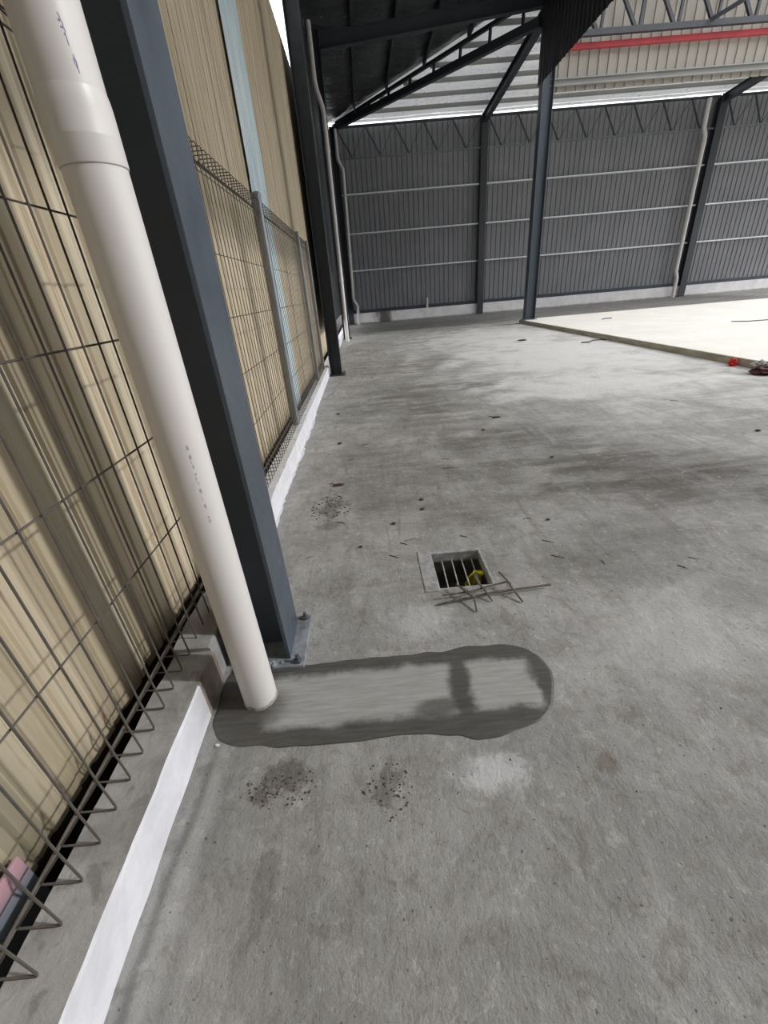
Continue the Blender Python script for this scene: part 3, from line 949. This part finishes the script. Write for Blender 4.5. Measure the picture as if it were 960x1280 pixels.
# purlins of the side roof, running away from the camera
names = ['beside the eave', 'second from the eave', 'third from the eave', 'fourth from the eave', 'fifth from the eave']
for k, x in enumerate(PURX[1:]):
    ye = min(yhip(x), 20.3)
    b = MB(); zc = zr_left(x) + 0.0
    pts = [(-0.075, -0.03), (0.075, -0.03), (0.075, -0.012), (0.07, -0.012), (0.07, -0.025), (-0.07, -0.025), (-0.07, 0.025), (-0.055, 0.025), (-0.055, 0.03), (-0.075, 0.03)]
    b.section(pts, (x, -4, zc), (x, ye, zc), (0, 0, 1))
    tag(b.build('purlin', M['steel_dark']), 'dark purlin under the dark side roof, %s' % names[k], 'purlin', 'purlins under the dark side roof')
# battens that pinch the silver foil of the far roof into ripples
for k, nm in enumerate(('closest to the far wall', 'second from the far wall', 'third from the far wall', 'fourth from the far wall', 'fifth from the far wall', 'sixth from the far wall')):
    y = 20.6 - 0.87 * (k + 1)
    xs = HX0 + (HY0 - y) / (HY0 - HY1) * (HX1 - HX0) + 0.25
    b = MB()
    pts = [(-0.06, -0.025), (0.06, -0.025), (0.06, -0.01), (0.055, -0.01), (0.055, -0.02), (-0.055, -0.02), (-0.055, 0.02), (-0.045, 0.02), (-0.045, 0.025), (-0.06, 0.025)]
    b.section(pts, (xs, y, zr_far(y) - 0.03), (25.5, y, zr_far(y) - 0.03), (0, 0, 1))
    tag(b.build('roof_batten', M['rail_grey']), 'thin grey batten under the silver roof foil, %s' % nm, 'batten', 'battens under the silver roof')
# rafters
b = MB(); b.ibeam((-0.45, 14.1, eave(-0.45) - 0.245), (4.9, 14.1, eave(4.9) - 0.245), 0.28, 0.16, 0.012, 0.010, (0, 0, 1))
tag(b.build('rafter', M['steel_dark']), 'slate rafter crossing the dark side roof toward the free-standing column', 'rafter', 'rafters')
for x, lab in ((5.16, 'slate rafter under the silver roof meeting the free-standing column'), (14.14, 'slate rafter under the silver roof above the far wall downpipe')):
    b = MB(); b.ibeam((x, 20.30, zr_far(20.30) - 0.27), (x, 14.25, zr_far(14.25) - 0.27), 0.26, 0.18, 0.012, 0.010, (0, 0, 1))
    tag(b.build('rafter', M['steel_dark']), lab, 'rafter', 'rafters')
# hip truss where the two roofs meet
ht = empty('hip_truss', (-0.45, 20.5, 6.7))
tag(ht, 'dark truss slanting under the valley between dark and silver roofs', 'truss')
A = Vector((0, 0, 0.0)); B = Vector((5.33, -6.33, -0.06))
At = Vector((0.1, -0.12, 0.10)); Bt = Vector((5.33, -6.33, 0.42))
b = MB(); b.bar(A, B, 0.16, 0.17); b.build('bottom_chord', M['steel_dark'], ht)
b = MB(); b.bar(At, Bt, 0.10, 0.08); b.build('top_chord', M['steel_dark'], ht)
for k in range(1, 9):
    s = k / 8.5
    b = MB(); b.bar(A.lerp(B, s), At.lerp(Bt, s), 0.06, 0.06); b.build('web_bar', M['steel_dark'], ht)

# ------------------------------------------------------------------ main hall upper walls
ribs_up = [(0.0, 0.0), (0.195, 0.0), (0.205, 0.028), (0.235, 0.028), (0.245, 0.0)]
o = corrugated('wall_back', M['clad_light'], 'x', 14.24, 4.98, 26, 5.36, 10.5, ribs_up, 0.25, 0.003)
struct(o, 'warm white ribbed cladding high above the slab')
o = corrugated('wall_side', M['clad_shaded'], 'y', 4.90, -5, 14.16, 5.46, 10.5, [(0.0, 0.0), (0.135, 0.0), (0.15, 0.02), (0.182, 0.02), (0.197, 0.0)], 0.2, 0.003)
struct(o, 'shade-darkened side cladding hanging above the slab edge')
b = MB(); b.section([(-0.07, -0.04), (0.07, -0.04), (0.07, 0.04), (0.05, 0.04), (0.05, -0.025), (-0.05, -0.025), (-0.05, 0.04), (-0.07, 0.04)], (5.2, 14.13, 5.52), (25.5, 14.13, 5.52), (0, 0, 1))
tag(b.build('wall_girt', M['rail_grey']), 'grey rail along the bottom of the white upper cladding', 'rail')
b = MB(); b.box(5.2, 25.5, 14.06, 14.16, 6.08, 6.185, 0.006)
tag(b.build('red_beam', M['red']), 'long red painted beam across the white upper cladding', 'beam')
tr = empty('roof_truss', (5.0, 13.9, 6.28))
tag(tr, 'slate lattice truss spanning above the red beam', 'truss')
b = MB(); b.box(0.2, 20.5, -0.05, 0.05, -0.055, 0.055); b.build('bottom_chord', M['steel_dark'], tr)
b = MB(); b.box(0.2, 20.5, -0.05, 0.05, 1.00, 1.10); b.build('top_chord', M['steel_dark'], tr)
for k in range(20):
    x = 1.25 + k * 0.93
    b = MB(); b.bar((x, 0, 0.0), (x + 0.06, 0, 1.05), 0.06, 0.06); b.build('web_post', M['steel_dark'], tr)
    b = MB(); b.bar((x - 0.08, 0, 0.0), (x - 0.80, 0, 1.05), 0.07, 0.07); b.build('web_brace', M['steel_dark'], tr)
b = MB(); b.bar((8.82 - 5, 13.8 - 13.9, 0.02), (9.75 - 5, 12.9 - 13.9, 0.32), 0.07, 0.07); b.build('knee_brace', M['steel_dark'], tr)

# ------------------------------------------------------------------ loose things on the floor
rb = empty('rebar_mesh_scrap', (0.45, 1.45, 0))
tag(rb, 'rusty bent rebar scrap tied crosswise, lying beside the floor drain', 'rebar')
def rod(name, pts, r=0.005):
    b = MB(); b.tube([(x - 0.45, y - 1.45, z) for x, y, z in pts], r, 8)
    return b.build(name, M['rebar'], rb, True)
rod('long_bar', [(0.215, 1.440, 0.006), (0.33, 1.452, 0.014), (0.45, 1.470, 0.018), (0.60, 1.476, 0.022), (0.735, 1.487, 0.020)], 0.0052)
rod('long_bar', [(0.245, 1.478, 0.024), (0.36, 1.480, 0.026), (0.46, 1.505, 0.03), (0.545, 1.518, 0.034)], 0.0043)
rod('short_bar', [(0.318, 1.535, 0.033), (0.345, 1.475, 0.036), (0.375, 1.430, 0.030), (0.372, 1.372, 0.006)], 0.0042)
rod('short_bar', [(0.405, 1.585, 0.055), (0.415, 1.525, 0.038), (0.432, 1.478, 0.034), (0.455, 1.430, 0.006)], 0.0042)
rod('short_bar', [(0.525, 1.575, 0.052), (0.545, 1.516, 0.045), (0.555, 1.470, 0.034), (0.583, 1.405, 0.006)], 0.0044)
o = MB()
for (x, y, z) in ((0.352, 1.476, 0.028), (0.430, 1.490, 0.028), (0.55, 1.50, 0.034)):
    o.tube([(x - 0.45 + 0.009 * math.cos(a), y - 1.45 + 0.004 * math.sin(a), z + 0.011 * math.sin(a * 1.0)) for a in [k * 0.7 for k in range(10)]], 0.0014, 5)
o.build('tie_wire', M['wire_bit'], rb)

TW = [(-0.09, 3.734, 'short dry twig lying well beyond the drain'), (-0.209, 3.366, 'small dry twig near the second fence bay'), (0.565, 3.191, 'thin straight twig beyond the drain'), (-0.246, 2.273, 'bent dark twig close to the white kerb'),
      (0.113, 1.97, 'crooked twig touching a second twig behind the drain'), (0.153, 2.005, 'thin twig lying across another behind the drain'), (0.051, 1.853, 'curved twig beside the drain corner'), (-0.407, 1.919, 'pale twig near the first steel column'),
      (0.857, 2.127, 'dark flat twig behind and past the drain'), (0.452, 1.988, 'brown bark sliver right behind the drain'), (0.868, 1.72, 'stout brown twig lying beside the drain'), (0.876, 1.864, 'hair-thin twig behind the stout brown twig'),
      (1.058, 1.64, 'upright-pointing short twig between two larger twigs'), (1.385, 1.549, 'dark slanted twig out on the open floor'), (1.479, 1.607, 'short dark twig end beside the slanted twig'), (3.164, 4.269, 'curved wire-like twig toward the slab'), (0.556, 3.0, 'flat twig halfway to the second column')]
random.seed(21)
for i, (x, y, lab) in enumerate(TW):
    L = random.uniform(0.035, 0.07) * (1 + 0.22 * max(0, y - 1.6))
    a = random.uniform(-0.7, 0.7) if i != 12 else 1.5
    if i in (10, 11, 13, 14): a = -0.6 - 0.3 * (i == 13)
    if i == 6: a = -0.6
    r = random.uniform(0.0014, 0.0025) * (1 + 0.2 * max(0, y - 1.6))
    pts = []
    bend = random.uniform(-0.25, 0.25)
    for k in range(7):
        s = k / 6 - 0.5
        px = math.cos(a) * s * L - math.sin(a) * bend * L * (s * s - .1) + 0.003 * noise.noise(Vector((i, s * 8, 0)))
        py = math.sin(a) * s * L + math.cos(a) * bend * L * (s * s - .1)
        pts.append((px, py, r * 0.9))
    t = empty('twig', (x, y, 0)); tag(t, lab, 'twig', 'twigs on the concrete floor')
    b = MB(); b.tube(pts, [r * (1 - 0.5 * k / 6) for k in range(7)], 6); b.build('stick', M['twig'], t, True)
    b = MB(); q = Vector(pts[3]); b.tube([q, q + Vector((0.012 * math.cos(a + 0.9), 0.012 * math.sin(a + 0.9), 0.002))], [r * 0.7, r * 0.4], 5); b.build('side_shoot', M['twig'], t, True)
CR = [(-0.325, 3.822, 'dark pebble near the second fence bay'), (1.044, 3.849, 'dark crumb on the open floor far past the drain'), (0.266, 2.356, 'small dark pebble behind the drain'), (0.279, 2.493, 'tiny dark crumb behind the small pebble'),
      (0.072, 2.204, 'dark pebble behind the crossed twigs'), (-0.127, 1.977, 'round dark crumb in front of the bent twig'), (0.965, 2.087, 'dark crumb beside the flat twig past the drain'), (1.369, 3.024, 'black crumb on the dark floor stain'),
      (3.135, 3.195, 'dark lump on the floor toward the slab'), (-0.392, 4.929, 'dark lump close to the white kerb')]
for i, (x, y, lab) in enumerate(CR):
    s = random.uniform(0.008, 0.013) * (1 + 0.25 * max(0, y - 2))
    b = MB(); b.blob((0, 0, s * 0.45), (s * 1.3, s, s * 0.55), 0.5, 2, 2.0, i)
    tag(b.build('pebble', M['crumb'], None, False, (x, y, 0)), lab, 'pebble', 'dark pebbles on the concrete floor')
b = MB(); b.blob((0, 0, 0.004), (0.008, 0.004, 0.005), 0.5, 2, 2.0, 3)
tag(b.build('plaster_chip', M['chip'], None, False, (-0.589, 0.868, 0)), 'tiny white chip at the near edge of the cement patch', 'chip')
def leaf_clump(x, y, s, lab):
    t = empty('leaf_clump', (x, y, 0)); tag(t, lab, 'dry leaf')
    b = MB(); b.blob((0, 0, s * 0.16), (s, s * 0.55, s * 0.18), 0.9, 3, 3.2, x); b.build('leaf', M['crumb'], t)
    b = MB(); b.tube([(-s * 0.8, 0.01, 0.008), (-s * 1.4, 0.03, 0.01), (-s * 1.9, 0.035, 0.004)], 0.003, 5); b.build('stalk', M['twig'], t)
leaf_clump(-0.294, 2.853, 0.036, 'dark shrivelled leaf clump beyond the first column')
leaf_clump(1.276, 4.232, 0.038, 'dark shrivelled leaf alone out on the pale floor')
leaf_clump(3.549, 10.053, 0.085, 'black scrap of leaf on the bright floor near the slab corner')
def crumbs(cx, cy, rx, ry, n, seed, lab, smin=0.001, smax=0.0034):
    random.seed(seed); b = MB()
    for i in range(n):
        a, q = random.uniform(0, 6.28), math.sqrt(random.random())
        s = random.uniform(smin, smax)
        gx, gy = cx + rx * q * math.cos(a), cy + ry * q * math.sin(a)
        if 0.14 < gx < 0.56 and 1.49 < gy < 1.92 or -0.7 < gx < 0.62 and 0.76 < gy < 1.24 or gx < -0.6: continue
        b.blob((rx * q * math.cos(a), ry * q * math.sin(a), s * 0.4), (s * 1.2, s, s * 0.6), 0.4, 1, 2.0, i)
    tag(b.build('dirt_crumbs', M['crumb'], None, False, (cx, cy, 0)), lab, 'dirt', None, 'stuff')
crumbs(-0.36, 0.74, 0.10, 0.08, 150, 1, 'scatter of dark earth crumbs in front of the downpipe')
crumbs(-0.05, 0.69, 0.07, 0.09, 80, 2, 'scatter of dark earth crumbs in front of the cement patch middle')
crumbs(-0.33, 2.50, 0.14, 0.2, 90, 3, 'scatter of dark crumbs along the white kerb past the column', 0.002, 0.006)
crumbs(0.4, 2.2, 2.2, 1.6, 260, 4, 'sparse grit over the open concrete floor', 0.001, 0.0032)

def wirebit(pts, lab, r=0.012):
    b = MB(); b.tube(pts, r, 6); tag(b.build('wire_offcut', M['wire_bit'], None, True), lab, 'wire', 'wire offcuts by the slab')
wirebit([(4.35, 8.9, 0.012), (4.5, 8.86, 0.02), (4.66, 9.06, 0.014), (4.86, 9.1, 0.012), (4.90, 9.0, 0.012)], 'bent wire offcut on the floor against the slab edge')
wirebit([(6.4, 12.1, 0.112), (6.5, 12.25, 0.112), (6.72, 12.2, 0.118)], 'short wire offcut lying on the cream slab', 0.011)
wirebit([(7.75, 9.35, 0.112), (7.95, 9.15, 0.112), (8.4, 9.1, 0.112)], 'long wire offcut lying on the cream slab toward the wall', 0.009)

rp = MB(); rp.blob((0, 0, 0.042), (0.045, 0.042, 0.046), 0.7, 4, 3.0, 2)
tag(rp.build('plastic_wrapper', M['red_plastic'], None, False, (4.87, 5.66, 0)), 'crumpled bright red wrapper at the foot of the slab edge', 'wrapper')
sk = empty('rubble_sack', (4.80, 5.10, 0)); tag(sk, 'slumped dark maroon sack of grey rubble by the slab edge', 'sack')
b = MB(); b.blob((0.02, -0.03, 0.045), (0.15, 0.12, 0.06), 0.5, 4, 2.2, 4)
for v in b.bm.verts: v.co.z = max(0.0, v.co.z)
b.build('sack_cloth', M['maroon'], sk)
for i, (x, y, s) in enumerate([(-0.09, 0.03, 0.05), (-0.02, 0.02, 0.055), (0.05, 0.01, 0.05), (-0.05, 0.07, 0.045), (0.09, 0.04, 0.045), (0.02, 0.08, 0.05)]):
    b = MB(); b.blob((x, y, 0.095 + 0.01 * (i % 2)), (s, s * 0.8, s * 0.7), 0.8, 3, 2.6, i + 9)
    b.build('rubble_lump', M['rubble'], sk)

# ------------------------------------------------------------------ daylight
w = bpy.data.worlds.new('world'); sc.world = w
w.use_nodes = True
bg = w.node_tree.nodes['Background']
bg.inputs[0].default_value = (0.965, 0.97, 1.0, 1)
bg.inputs[1].default_value = 2.7
sun = bpy.data.lights.new('sun', 'SUN'); sun.energy = 2.1; sun.angle = math.radians(2); sun.color = (1.0, 0.99, 0.98)
so = bpy.data.objects.new('sun', sun); COL.objects.link(so)
dirv = Vector((-0.83, 0.12, -0.537))
so.rotation_euler = dirv.to_track_quat('-Z', 'Y').to_euler()

sc.view_settings.view_transform = 'Standard'
sc.view_settings.look = 'None'
sc.view_settings.gamma = 1
sc.view_settings.use_curve_mapping = False
sc.view_settings.exposure = -0.1
